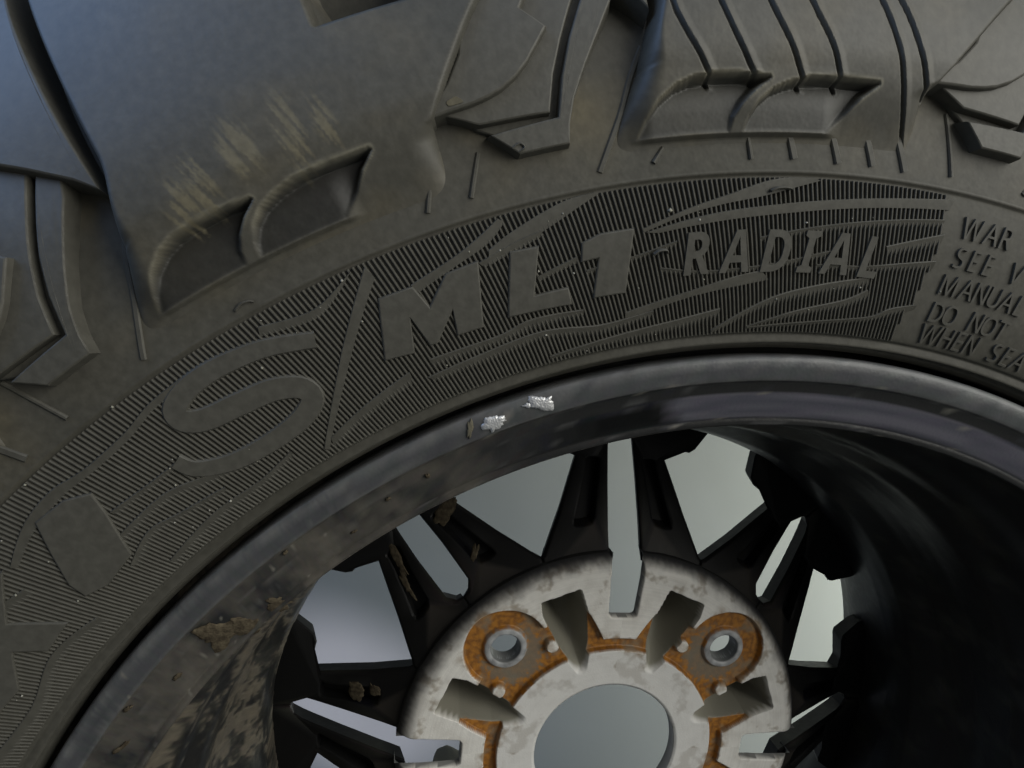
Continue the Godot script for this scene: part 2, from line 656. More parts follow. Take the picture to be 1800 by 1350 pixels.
# a smooth slope that rises out of the sidewall, two scallops scooped into it under a sharp brow, and rounded sides
func lug_point(a: float, t: float, with_grooves: bool, scoop := Color(0.56, 0.58, 0.62)) -> Array:
	var top := 7.4 * smoothstep(49.0, 70.0, t) + maxf(0.0, t - 66.0) * 0.07 + 3.0 * smoothstep(85.0, 160.0, t)
	top += 1.2 * smoothstep(53.5, 54.0, t) * smoothstep(98.3, 97.0, a) * smoothstep(87.2, 88.4, a) * (1.0 - smoothstep(58.0, 66.0, t))
	var soft := lerpf(1.6, 0.45, smoothstep(58.0, 76.0, t))
	var left := clampf((lug_left(t) - a) / soft, 0.0, 1.0)
	var right := clampf((a - lug_right(t)) / lerpf(1.4, 0.3, smoothstep(62.0, 65.5, t)), 0.0, 1.0)
	var side := sqrt(1.0 - (1.0 - left) * (1.0 - left)) * sqrt(1.0 - (1.0 - right) * (1.0 - right))
	var notch := smoothstep(82.1, 82.5, a) * smoothstep(86.2, 85.8, a) * smoothstep(87.6, 89.0, t - 0.5 * absf(a - 84.0)) * smoothstep(110.0, 106.0, t)
	side *= 1.0 - notch
	var h := lerpf(-0.7, top, side) - 9.5 * notch
	var tone := Color.WHITE
	if t > 53.0 and t < 66.5 and a > 85.0 and a < 98.6:
		for p in scallops:
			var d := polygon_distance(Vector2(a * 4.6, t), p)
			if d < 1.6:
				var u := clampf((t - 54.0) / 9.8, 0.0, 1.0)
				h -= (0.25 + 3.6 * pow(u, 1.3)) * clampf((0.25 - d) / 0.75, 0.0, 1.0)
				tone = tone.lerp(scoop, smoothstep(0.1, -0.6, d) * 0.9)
				tone = tone.lerp(Color(2.5, 2.45, 2.3), smoothstep(1.15, 0.6, d) * smoothstep(-0.15, 0.2, d) * smoothstep(58.0, 61.5, t) * (0.8 + 0.6 * fine.get_noise_2d(a * 9.0, t * 2.0)))  # pale dusty edge, with the brow's lit line painted into its colour
	if with_grooves and t < 93.0:
		var best_d := 9.0
		var best := Vector2.ZERO
		for g in grooves:
			if t > g[0].y - 0.8 and t < g[1].y + 0.8:
				var c := Geometry2D.get_closest_point_to_segment(Vector2(a * 4.6, t), g[0] * Vector2(4.6, 1), g[1] * Vector2(4.6, 1))
				var d := c.distance_to(Vector2(a * 4.6, t))
				best = c if d < best_d else best
				best_d = minf(best_d, d)
		if best_d < 2.2:
			# a moulded step: a narrow groove with one side standing a little higher
			h -= 0.65 * smoothstep(0.5, 0.1, best_d)
			if a * 4.6 < best.x:
				h += 0.3 * smoothstep(2.2, 0.5, best_d) * smoothstep(0.2, 0.5, best_d)
	return [h, tone]

func broad_lug(with_grooves: bool, with_dust: bool) -> ArrayMesh:
	var s := Shape.new()
	var ts := PackedFloat32Array()
	var t := 48.6
	while t < 178.0:
		ts.append(t)
		t += 0.36 if t < 69.0 else (0.6 if t < 92.0 else 4.0)
	var rows: Array[PackedInt32Array] = []
	var n := 380 if with_grooves else 240
	for k in n + 1:
		var a := 79.2 + 20.8 * k / n
		var row := PackedInt32Array()
		for q in ts:
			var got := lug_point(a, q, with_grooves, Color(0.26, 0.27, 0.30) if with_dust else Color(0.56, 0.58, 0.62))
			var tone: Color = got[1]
			var p := on_tyre(a, q, got[0])
			tone = tone.lerp(Color(1.3, 1.2, 1.0), clampf(noise.get_noise_3dv(p * 1.5) * 1.5, 0.0, 0.8) * (1.0 if tone.r > 0.9 else 0.2)).lerp(Color(0.66, 0.67, 0.65), clampf(noise.get_noise_3dv(p * 0.9 + Vector3(0, 300, 0)) * 1.7, 0.0, 0.75) * (1.0 if tone.r < 1.4 else 0.0))
			if with_dust and q < 84.0 and q > 60.0:
				# scrapes of dried dust, dragged down the slope to the brow
				var run := fine.get_noise_2d((a * 4.6 - q * 0.35) * 3.4, q * 0.22) + 0.5 * fine.get_noise_2d((a * 4.6 - q * 0.35) * 9.0, q * 0.7 + 50.0)
				var where := 0.0
				for spot in [[94.0, 67.0, 4.2, 5.5], [93.1, 69.0, 3.6, 6.5], [91.0, 71.5, 4.0, 6.0], [88.8, 70.5, 3.6, 7.5], [87.4, 69.8, 2.8, 6.5]]:
					where = maxf(where, 1.0 - Vector2((a - spot[0]) * 4.6 / spot[2], (q - spot[1]) / spot[3]).length() * 0.8)
				tone = tone.lerp(Color(2.0, 1.86, 1.5), smoothstep(0.02, 0.6, run + where * 1.1 - 0.32) * clampf(where * 2.0, 0.0, 1.0))
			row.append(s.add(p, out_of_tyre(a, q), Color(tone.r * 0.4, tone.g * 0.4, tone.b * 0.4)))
		rows.append(row)
	for k in n:
		for q in ts.size() - 1:
			s.quad(rows[k][q], rows[k + 1][q], rows[k + 1][q + 1], rows[k][q + 1])
	return s.mesh(M.dusty_lug)

func tread(tyre: Node3D) -> void:
	# the broad lug, plain or with moulded grooves; the one at the upper left has dust dragged down over it
	for q in [[97.8, 54.3, 97.4, 57.5, 96.8, 60.5, 96.0, 62.8, 95.2, 63.9, 94.3, 64.3, 93.0, 64.3, 91.5, 63.7, 92.2, 61.8, 92.75, 59.5, 93.1, 57.0, 93.2, 54.3], [92.5, 54.3, 92.3, 57.0, 91.9, 59.5, 91.3, 61.5, 90.5, 62.8, 89.5, 63.7, 88.2, 63.9, 86.0, 63.8, 86.7, 61.3, 87.3, 58.0, 88.1, 54.2]]:
		var p := pts(q)
		for k in p.size():
			p[k].x *= 4.6
		scallops.append(p)
	for q in [[94.3, 63.2, 94.75, 66.6, 95.4, 71.6, 95.9, 78.0, 96.0, 92.0], [92.1, 63.0, 92.65, 66.4, 93.15, 70.4, 93.75, 77.0, 94.9, 92.0], [89.8, 62.4, 90.3, 66.4, 90.78, 70.4, 91.53, 77.0, 92.9, 92.0], [87.9, 62.4, 88.35, 66.6, 88.8, 70.6, 89.61, 77.2, 91.0, 92.0], [83.6, 53.0, 84.15, 58.0, 84.8, 63.7, 85.64, 72.6, 86.74, 82.2, 88.4, 92.0], [83.43, 62.4, 84.16, 68.7, 84.8, 74.6, 85.37, 79.1, 86.4, 86.0]]:
		var run := smooth_line(pts(q), 9)
		for k in 9:
			grooves.append(PackedVector2Array([run[k], run[k + 1]]))
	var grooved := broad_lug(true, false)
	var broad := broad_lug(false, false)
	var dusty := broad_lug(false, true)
	# the shelf beside it, the stepped lug below the shelf and the overhanging lug of the crown
	var shelf_h := func(_a: float, t: float) -> float: return 5.6 + (t - 65.0) * 0.08 + 3.0 * smoothstep(85.0, 160.0, t)
	var shelf := finish(raised(pts([107.89, 65.0, 106.84, 65.4, 105.12, 65.8, 104.4, 66.3, 103.75, 67.1, 103.0, 68.8, 102.4, 70.9, 101.7, 74.2, 101.25, 76.4, 102.15, 80.6, 101.7, 83.5, 101.5, 100.0, 101.3, 178.0, 104.4, 178.0, 104.5, 100.0, 104.6, 82.5, 105.2, 74.8, 106.0, 70.5, 107.2, 66.5]), shelf_h, 0.5, 0.5), M.lug)
	var step_h := func(_a: float, t: float) -> float: return 3.9 + (t - 60.0) * 0.05 + 3.0 * smoothstep(85.0, 160.0, t)
	var upper_step := finish(raised(pts([106.6, 65.8, 105.1, 62.3, 101.85, 61.7, 101.34, 68.5, 100.68, 74.7, 99.76, 82.4, 98.9, 90.0, 98.4, 100.0, 98.2, 176.0, 102.4, 176.0, 102.6, 84.0, 102.4, 77.0, 103.2, 72.0, 104.6, 68.0]), step_h, 0.4, 0.15), M.lug)
	var lower_step := finish(raised(pts([104.75, 60.1, 103.61, 55.4, 101.19, 55.4, 101.01, 59.2, 100.6, 63.7, 99.79, 69.6, 98.9, 75.6, 98.2, 80.5, 97.6, 88.0, 97.5, 100.0, 97.4, 176.0, 98.0, 176.0, 98.2, 100.0, 98.5, 90.0, 99.4, 82.2, 100.34, 74.5, 101.0, 67.8, 101.5, 60.7]), step_h, 0.4, 0.5), M.lug)
	var block_h := func(_a: float, t: float) -> float: return 1.6 + (t - 60.0) * 0.05 + 3.0 * smoothstep(85.0, 160.0, t)
	var block := finish(raised(pts([104.6, 60.4, 103.5, 56.5, 101.4, 56.5, 101.2, 59.2, 100.8, 63.7, 100.0, 69.6, 98.5, 80.0, 98.0, 100.0, 98.0, 175.0, 103.0, 175.0, 103.0, 84.0, 103.2, 74.0, 106.0, 66.0, 105.2, 62.0]), block_h, 0.4, 0.3), M.rubber)
	var over_h := func(_a: float, t: float) -> float: return 6.0 + (t - 77.0) * 0.12
	var overhang := finish(raised(pts([96.7, 77.2, 97.44, 81.2, 98.2, 84.6, 98.7, 87.0, 99.83, 92.2, 100.4, 95.0, 100.4, 177.0, 97.0, 177.0, 96.9, 120.0, 96.8, 90.0]), over_h, 0.5, 0.3), M.lug)
	# lines moulded into the shoulder
	var line := Shape.new()
	ribbon(smooth_line(pts([99.79, 49.4, 98.44, 59.5, 97.7, 66.6, 96.9, 73.0]), 16), func(_f: float) -> float: return 1.3, func(_f: float) -> float: return 0.9, line)
	var long_line := finish(line, M.rubber)
	var kinds := [ ["shoulder_shelf", shelf], ["stepped_lug", upper_step], ["stepped_lug_edge", lower_step], ["lug_block", block], ["crown_lug", overhang], ["shoulder_line", long_line]]
	for k in 15:
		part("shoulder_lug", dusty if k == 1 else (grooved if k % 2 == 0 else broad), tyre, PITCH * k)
		for row in kinds:
			part(row[0], row[1], tyre, PITCH * k)
	# thin ribs under the lugs, and the smooth panels of every other broad lug
	var short_ribs := []
	for q in [[96.45, 52.5, 97.0, 49.7], [92.04, 53.8, 91.84, 49.1], [89.82, 53.8, 89.5, 49.2], [87.62, 55.6, 87.03, 48.7], [86.3, 61.5, 85.06, 48.8], [84.82, 63.7, 83.16, 48.5], [81.4, 62.0, 80.38, 49.2], [83.37, 60.5, 84.53, 50.0], [81.39, 58.2, 82.3, 50.2]]:
		var r := Shape.new()
		var wide := 1.6 if q[0] < 92.0 and q[0] > 84.0 else 1.0
		ribbon(smooth_line(pts(q), 8), func(_f: float) -> float: return wide, func(f: float) -> float: return 0.9 + 0.2 * f, r)
		short_ribs.append(finish(r, M.rubber))
	for k in range(0, 15):
		for r in short_ribs:
			if (k % 2 == 0) == (short_ribs.find(r) < 7):
				part("shoulder_rib", r, tyre, PITCH * k)
	part("dried_mud", smear(105.9, 67.0, 1.6, 1.3, shelf_h), tyre)

func hairs(tyre: Node3D) -> void:
	# the little rubber whiskers that the mould leaves
	for q in [[103.9, 56.9, 103.5, 57.4, 103.35, 56.4, 103.7, 55.9, 3.3], [90.7, 42.6, 90.4, 43.2, 89.9, 43.3, 89.5, 43.0, 1.0], [97.3, 31.2, 97.0, 31.9, 96.6, 31.8, 96.5, 31.0, 1.2], [118.9, 48.0, 118.5, 48.6, 118.1, 48.4, 117.9, 47.8, 0.4]]:
		var s := Shape.new()
		var lift: float = q[8]
		ribbon(smooth_line(pts(q.slice(0, 8)), 14), func(f: float) -> float: return lerpf(0.55, 0.25, f), func(f: float) -> float: return lift + 0.5 + sin(f * PI) * 0.4, s, lift - 0.2, 0.15)
		part("rubber_whisker", finish(s, M.worn), tyre)

func grit(tyre: Node3D) -> void:
	# tiny pale crumbs lying about on the tyre
	var s := Shape.new()
	for k in 90:
		var a := rng.randf_range(78.0, 150.0)
		var t := rng.randf_range(11.0, 62.0)
		var h := 0.5 if t < 46.0 else 0.0
		if t > 54.0 and fposmod(a, PITCH) + 72.0 < 98.0:
			continue
		var size := rng.randf_range(0.12, 0.3) * (1.8 if rng.randf() < 0.12 else 1.0)
		var tone := rng.randf_range(0.7, 1.5)
		var centre := on_tyre(a, t, h + size * 0.5)
		var ids := PackedInt32Array()
		for d in [Vector3(1, 0, 0), Vector3(0, 1, 0), Vector3(-1, 0, 0), Vector3(0, -1, 0), Vector3(0, 0, 1), Vector3(0, 0, -1)]:
			var o: Vector3 = d * size * rng.randf_range(0.6, 1.5)
			ids.append(s.add(centre + o, d, Color(tone, tone, tone * 0.92)))
		for e in 4:
			s.tri(ids[e], ids[(e + 1) % 4], ids[4])
			s.tri(ids[e], ids[(e + 1) % 4], ids[5])
	var o := part("grit", s.mesh(M.crumb), tyre)
	o.set_meta("kind", "stuff")

func smear(a: float, t: float, wide: float, long: float, h: Callable) -> ArrayMesh:
	var p := PackedVector2Array()
	var n := 30
	for k in n:
		var f := TAU * k / n
		var ragged := 1.0 + 0.42 * fine.get_noise_3d(cos(f) * 4.0, sin(f) * 4.0, a * 7.0 + t)
		p.append(Vector2(a + (cos(f) * wide * ragged + sin(f) * long * 0.12) / per_degree(t), t + sin(f) * long * 0.5 * ragged))
	return finish(raised(p, func(x: float, y: float) -> float: return h.call(x, y) + 0.14, 0.04, 0.1, 5.0, 1.2), M.dust)

# ---------------------------------------------------------------- the ribbed band with swooshes
func sidewall_band(tyre: Node3D) -> void:
	var s := Shape.new()
	var a := 79.6
	while a < 174.0:
		var line := PackedVector2Array()
		for k in 9:
			var t := lerpf(11.2, 45.4, k / 8.0)
			var b := a + (t - 30.0) * 0.05
			if b > lerpf(80.1, 79.1, (t - 11.0) / 34.0):
				line.append(Vector2(b, t))
		if line.size() > 2:
			ribbon(line, func(_f: float) -> float: return 0.5, func(_f: float) -> float: return 0.62, s, -0.2, 0.14)
		a += 0.267
	var ribs := part("sidewall_ribbing", finish(s, M.rubber), tyre)
	ribs.set_meta("kind", "stuff")
	# swooshes: one crisp edge, the other sinking between the ribs
	var rows := [
		[[106.18, 39.4, 104.8, 41.6, 102.06, 44.9, 100.17, 45.7], [106.42, 36.0, 105.05, 37.7, 102.88, 40.4, 100.05, 45.1], 0.8],
		[[97.86, 36.7, 95.29, 39.8, 92.88, 42.3, 90.49, 45.0, 88.26, 45.5], [97.77, 35.9, 95.29, 38.6, 93.28, 40.1, 90.84, 41.6, 87.86, 44.9], 0.9],
		[[97.66, 35.9, 94.01, 38.3, 90.25, 39.8, 86.43, 41.4, 82.53, 43.2, 79.81, 44.7], [96.91, 35.4, 93.24, 36.7, 89.41, 38.0, 85.76, 39.6, 82.37, 41.1, 79.94, 42.2], 0.9],
		[[99.14, 19.2, 95.19, 21.9, 92.03, 24.7, 90.62, 25.6], [99.17, 17.1, 95.17, 20.4, 91.95, 22.2, 90.04, 23.4], 0.8],
		[[93.46, 12.3, 89.95, 19.1, 87.0, 22.4, 83.53, 25.2], [93.12, 10.8, 89.67, 16.4, 86.62, 19.1, 83.27, 22.4], 0.0],
		[[91.0, 12.7, 87.85, 16.4, 84.83, 19.5, 83.4, 22.4], [90.82, 12.0, 87.67, 14.2, 84.55, 16.6, 82.83, 19.5], 0.0],
		[[83.09, 32.5, 81.55, 34.6, 79.7, 37.2], [82.73, 30.1, 81.26, 31.8, 79.72, 34.0], 0.2],
		[[90.99, 12.5, 86.97, 13.8, 82.85, 16.0, 81.39, 18.8, 79.69, 20.7], [90.8, 11.7, 86.86, 12.7, 82.69, 14.7, 81.11, 16.6, 79.64, 19.3], 0.3],
		[[111.73, 17.9, 108.35, 18.5, 104.34, 19.3, 100.68, 17.5, 97.34, 18.6], [111.29, 15.9, 108.01, 15.8, 104.25, 16.9, 100.74, 14.9, 97.34, 16.8], 0.3],
		[[110.61, 37.8, 108.1, 40.1, 106.4, 42.7, 105.32, 45.0], [110.44, 35.6, 107.87, 38.4, 106.1, 40.6, 105.05, 43.7], 0.8],
		[[106.89, 37.5, 104.76, 39.5, 103.3, 40.4], [106.62, 36.1, 104.69, 37.6, 103.17, 39.3], 0.6],
		[[103.99, 31.3, 101.61, 33.5], [103.96, 30.0, 101.56, 32.1], 0.6],
		[[111.25, 21.6, 107.11, 21.2, 104.86, 22.6, 101.67, 21.8], [111.23, 18.9, 107.06, 18.6, 104.91, 19.5, 101.72, 19.8], 0.1],
		[[112.39, 44.6, 113.78, 38.3, 115.44, 30.9, 117.16, 23.1, 119.34, 13.8], [112.12, 41.7, 113.39, 36.4, 115.14, 28.9, 116.75, 22.2, 119.11, 12.9], 0.9],
		[[118.58, 15.3, 115.89, 18.1, 112.6, 20.7], [118.84, 12.6, 115.97, 15.1, 112.59, 17.8], 0.5],
		[[113.02, 45.0, 115.58, 41.2, 118.4, 43.2], [113.9, 42.4, 115.7, 39.2, 118.6, 41.2], 0.7],
		[[122.93, 42.6, 125.07, 42.0, 127.02, 40.3, 129.74, 39.9, 131.72, 41.1, 133.97, 40.0, 136.31, 36.3], [122.84, 40.7, 124.96, 40.5, 126.92, 38.8, 129.23, 38.2, 131.44, 38.6, 133.89, 37.6, 136.07, 35.0], 0.8],
		[[130.69, 30.2, 128.14, 29.5, 126.31, 29.5], [130.6, 28.4, 128.35, 28.0, 126.44, 28.2], 0.4],
		[[131.5, 25.4, 128.06, 25.9, 125.55, 23.4, 122.32, 20.6], [131.67, 23.5, 128.24, 23.7, 126.06, 21.4, 122.9, 18.9], 0.5],
		[[132.61, 19.2, 130.29, 22.0, 128.25, 20.6, 125.34, 19.0], [132.31, 17.2, 130.09, 19.6, 128.2, 18.5, 125.36, 17.2], 0.2],
		[[101.2, 30.2, 98.3, 31.4, 95.9, 33.4], [101.2, 28.6, 98.3, 29.9, 95.9, 31.6], 0.0],
		[[96.9, 28.0, 94.0, 26.2, 90.0, 27.2, 86.5, 30.4], [96.9, 26.4, 94.0, 24.8, 90.0, 25.4, 86.5, 28.4], 0.0],
		[[91.0, 33.0, 87.4, 35.6, 83.0, 38.4, 80.0, 40.2], [91.0, 31.4, 87.4, 33.6, 83.0, 36.2, 80.0, 37.8], 0.0],
		[[87.2, 27.2, 84.2, 27.6, 81.4, 29.6, 79.6, 31.2], [87.2, 25.8, 84.2, 25.8, 81.4, 27.2, 79.6, 28.4], 0.1],
		[[104.2, 13.0, 100.0, 14.2, 96.0, 15.6, 93.0, 17.4], [104.2, 11.6, 100.0, 11.8, 96.0, 12.6, 93.0, 14.6], 0.2],
		[[121.0, 17.4, 123.6, 15.6, 127.0, 15.8, 131.0, 14.0], [121.0, 15.4, 123.6, 13.6, 127.0, 13.2, 131.0, 12.0], 0.3],
		[[136.5, 16.4, 140.0, 18.6, 144.0, 15.4, 149.0, 17.0], [136.5, 13.6, 140.0, 16.0, 144.0, 12.6, 149.0, 13.6], 0.5],
		[[137.0, 31.5, 141.0, 34.8, 146.0, 33.0, 151.0, 36.0], [137.0, 29.2, 141.0, 31.6, 146.0, 29.8, 151.0, 33.0], 0.6],
		[[137.0, 41.5, 142.0, 43.6, 147.0, 42.0, 153.0, 44.6], [137.0, 39.0, 142.0, 40.8, 147.0, 39.4, 153.0, 41.6], 0.6],
		[[146.0, 25.6, 150.0, 22.0, 155.0, 24.0, 160.0, 20.0], [146.0, 23.0, 150.0, 19.4, 155.0, 21.0, 160.0, 17.0], 0.4]]
	for row in rows:
		part("sidewall_swoosh", swoosh(pts(row[0]), pts(row[1]), row[2]), tyre)

func swoosh(crisp: PackedVector2Array, soft: PackedVector2Array, level: float) -> ArrayMesh:
	# level 1 keeps the strip flush across its width, 0 lets it sink away quickly
	var s := Shape.new()
	var n := 28
	var a := smooth_line(crisp, n)
	var b := smooth_line(soft, n)
	var rows: Array[PackedInt32Array] = []
	for j in n + 1:
		var row := PackedInt32Array()
		var up := out_of_tyre(a[j].x, a[j].y)
		var away := (a[j] - b[j]).normalized() * 0.1
		var profile := [[-0.02, -0.4], [0.0, 0.62], [0.06, 0.74], [0.5, lerpf(0.45, 0.72, level)], [0.95, lerpf(0.0, 0.68, level)], [1.02, -0.4]]
		for q in profile:
			var at := a[j].lerp(b[j], q[0]) + (away if q[0] < 0.0 else Vector2.ZERO)
			row.append(s.add(on_tyre(at.x, at.y, q[1]), up))
		rows.append(row)
	for j in n:
		for k in 5:
			var q := [rows[j][k], rows[j + 1][k], rows[j + 1][k + 1], rows[j][k + 1]]
			var want: Vector3 = s.n[q[0]]
			if k == 0:
				want = want * 0.05 + (s.v[rows[j][1]] - s.v[rows[j][3]])
			elif k == 4:
				want = want * 0.05 + (s.v[rows[j][4]] - s.v[rows[j][3]])
			var f := (s.v[q[1]] - s.v[q[0]]).cross(s.v[q[2]] - s.v[q[0]])
			if f.dot(want) > 0.0:
				s.tri(q[0], q[1], q[2]); s.tri(q[0], q[2], q[3])
			else:
				s.tri(q[0], q[2], q[1]); s.tri(q[0], q[3], q[2])
	return finish(s, M.rubber)

# ---------------------------------------------------------------- lettering
func lettering(tyre: Node3D) -> void:
	var tops := flat_height(0.95)
	for outline in [
		[112.44, 37.8, 110.54, 37.5, 110.09, 32.4, 108.71, 37.6, 106.86, 38.0, 107.63, 24.1, 109.25, 24.2, 109.02, 29.8, 110.38, 24.3, 110.9, 24.3, 111.3, 31.4, 111.84, 24.1, 113.58, 25.2],
		[105.17, 37.9, 103.56, 37.5, 104.35, 27.6, 102.35, 27.5, 102.31, 23.5, 106.16, 24.4],
		[101.27, 36.1, 100.21, 37.3, 98.29, 37.2, 99.03, 23.6, 101.03, 23.8, 100.49, 32.2, 101.47, 32.1],
		[133.5, 38.8, 131.64, 38.1, 130.44, 35.5, 130.77, 30.9, 131.95, 20.6, 134.36, 19.4, 135.66, 21.2, 135.54, 25.4],
		[143.4, 37.6, 141.2, 38.2, 140.6, 33.4, 138.6, 37.9, 136.6, 37.0, 139.2, 29.6, 137.6, 20.2, 139.8, 19.6, 140.7, 25.2, 142.8, 19.5, 145.4, 20.4, 142.4, 29.4]]:
		part("letter", finish(raised(pts(outline), tops, 0.35, 0.15, -0.4, 2.0), M.worn), tyre)
	# the big S of the tyre's name
	var s := Shape.new()
	ribbon(smooth_line(pts([116.3, 35.6, 118.55, 38.7, 120.31, 40.0, 121.93, 40.5, 123.36, 39.9, 124.3, 38.0, 124.3, 35.2, 123.35, 33.0, 121.37, 31.8, 119.59, 30.7, 118.3, 28.1, 118.2, 24.7, 119.55, 22.1, 121.7, 21.4, 123.93, 22.4, 125.68, 25.7, 126.2, 29.6]), 70), func(f: float) -> float: return lerpf(3.9, 5.6, sin(f * PI)), func(_f: float) -> float: return 0.85, s, -0.4, 0.5)
	part("letter", finish(s, M.worn), tyre)
	# RADIAL
	var bold := SystemFont.new()
	bold.font_names = PackedStringArray(["Droid Sans"])
	bold.font_weight = 700
	var plain := SystemFont.new()
	plain.font_names = PackedStringArray(["Droid Sans"])
	var places := [94.62, 92.3, 89.85, 87.88, 85.95, 83.75]
	for k in 6:
		part("letter", glyph("RADIAL"[k], bold, places[k], 30.2 - 0.1 * k, 9.2, 0.1, 0.95, 0.84), tyre)
	# the small warning beside the band, as far as the frame shows it
	for row in [["WAR", 78.02, 39.5, 1.7], ["SEE V", 78.07, 32.9, 1.15], ["MANUAL", 78.0, 26.4, 1.3], ["DO NOT", 78.0, 19.8, 1.2], ["WHEN SEA", 77.71, 14.4, 1.25]]:
		var a: float = row[1]
		for ch in row[0]:
			if ch != " ":
				part("small_letter", glyph(ch, plain, a, row[2], 4.7, 0.0, 0.55, 0.95), tyre)
			a -= 1.02 if ch != " " else 1.0
			if ch == "W" or ch == "M":
				a -= 0.3

func glyph(ch: String, font: Font, deg: float, t: float, tall: float, slant: float, h: float, widen: float) -> ArrayMesh:
	var tm := TextMesh.new()
	tm.text = ch
	tm.font = font
	tm.font_size = 64
	tm.pixel_size = 0.01
	tm.depth = 0.1
	tm.curve_step = 1.0
	var arr := tm.get_mesh_arrays()
	var v: PackedVector3Array = arr[Mesh.ARRAY_VERTEX]
	var idx: PackedInt32Array = arr[Mesh.ARRAY_INDEX]
	var lo := Vector3.INF
	var hi := -Vector3.INF
	for p in v:
		lo = lo.min(p); hi = hi.max(p)
	var k := tall / maxf(hi.y - lo.y, 0.001)
	var mid := (lo + hi) * 0.5
	var s := Shape.new()
	for p in v:
		var y := (p.y - mid.y) * k
		var x := (p.x - mid.x) * k * widen + y * slant
		var front := p.z > mid.z
		s.add(on_tyre(deg - x / per_degree(t + y), t + y, h if front else -0.4), out_of_tyre(deg, t))
	# flat shading: every face keeps its own corners; the glyph's own winding is clockwise seen from outside
	for q in range(0, idx.size(), 3):
		s.tri(idx[q], idx[q + 2], idx[q + 1])
	return finish(s, M.worn)

# ---------------------------------------------------------------- rim
func at_polar(deg: float, r: float, z: float) -> Vector3:
	return Vector3(r * cos(deg_to_rad(deg)), r * sin(deg_to_rad(deg)), z)

func build_rim(wheel: Node3D) -> void:
	var corners := pts([197.0, -17, 191.0, -13, 192.6, -9, 193.3, -4, 193.3, -1.2, 192.9, -0.3, 191.8, 0.1, 190.0, 0.0, 188.2, -0.35, 187.4, -0.5, 187.0, -1.1, 186.2, -1.9, 184.3, -2.5, 183.6, -2.9, 183.0, -3.0, 180.0, -4.2, 177.4, -5.3, 176.9, -5.9, 176.5, -6.0, 176.1, -5.8, 175.2, -5.9, 174.7, -6.3, 174.6, -7.2, 175.6, -9.0, 177.0, -12.0, 177.2, -22.0, 176.0, -30.0, 172.0, -38.0, 168.0, -43.0, 166.5, -46.0, 165.0, -54.0, 160.5, -62.0, 159.6, -66.0, 159.0, -84.0, 157.5, -91.0, 155.0, -98.0, 151.5, -104.0, 148.0, -110.0, 146.2, -117.0, 145.2, -124.0, 145.2, -134.0, 146.6, -150.0, 149.0, -158.0, 152.0, -169.0, 162.0, -172.0, 165.0, -185.0, 176.0, -190.0, 192.0, -200.0, 190.0, -186.0])
	var line := PackedVector2Array()
	for k in corners.size() - 1:
		var n := maxi(1, ceili(corners[k].distance_to(corners[k + 1]) / 2.2))
		if corners[k + 1].y < -125.0:
			n = maxi(1, n / 4)
		for q in n:
			line.append(corners[k].lerp(corners[k + 1], float(q) / n))
	line.append(corners[-1])
	var s := Shape.new()
	var angles := PackedFloat32Array()
	var a := 0.0
	while a < 360.0:
		angles.append(a)
		a += 0.22 if a > 120.0 and a < 205.0 else 0.75
	var rows: Array[PackedInt32Array] = []
	for deg in angles:
		var row := PackedInt32Array()
		for k in line.size():
			var d := (line[mini(k + 1, line.size() - 1)] - line[maxi(k - 1, 0)]).normalized()
			var p := at_polar(deg, line[k].x, line[k].y)
			var n := at_polar(deg, d.y, -d.x)      # out of the metal, towards the axle and the viewer
			var got := rim_wear(deg, line[k], p)
			row.append(s.add(p + n * got[1], n, got[0]))
		rows.append(row)
	for j in rows.size():
		var r0 := rows[j]; var r1 := rows[(j + 1) % rows.size()]
		for k in line.size() - 1:
			s.quad(r0[k], r1[k], r1[k + 1], r0[k + 1])
	var rim := part("rim", s.mesh(M.paint), wheel)
	rim.set_meta("label", "black painted alloy rim, scuffed at the lip and muddy inside")
	spokes(rim)
	hub(wheel)
	scuffs(rim)

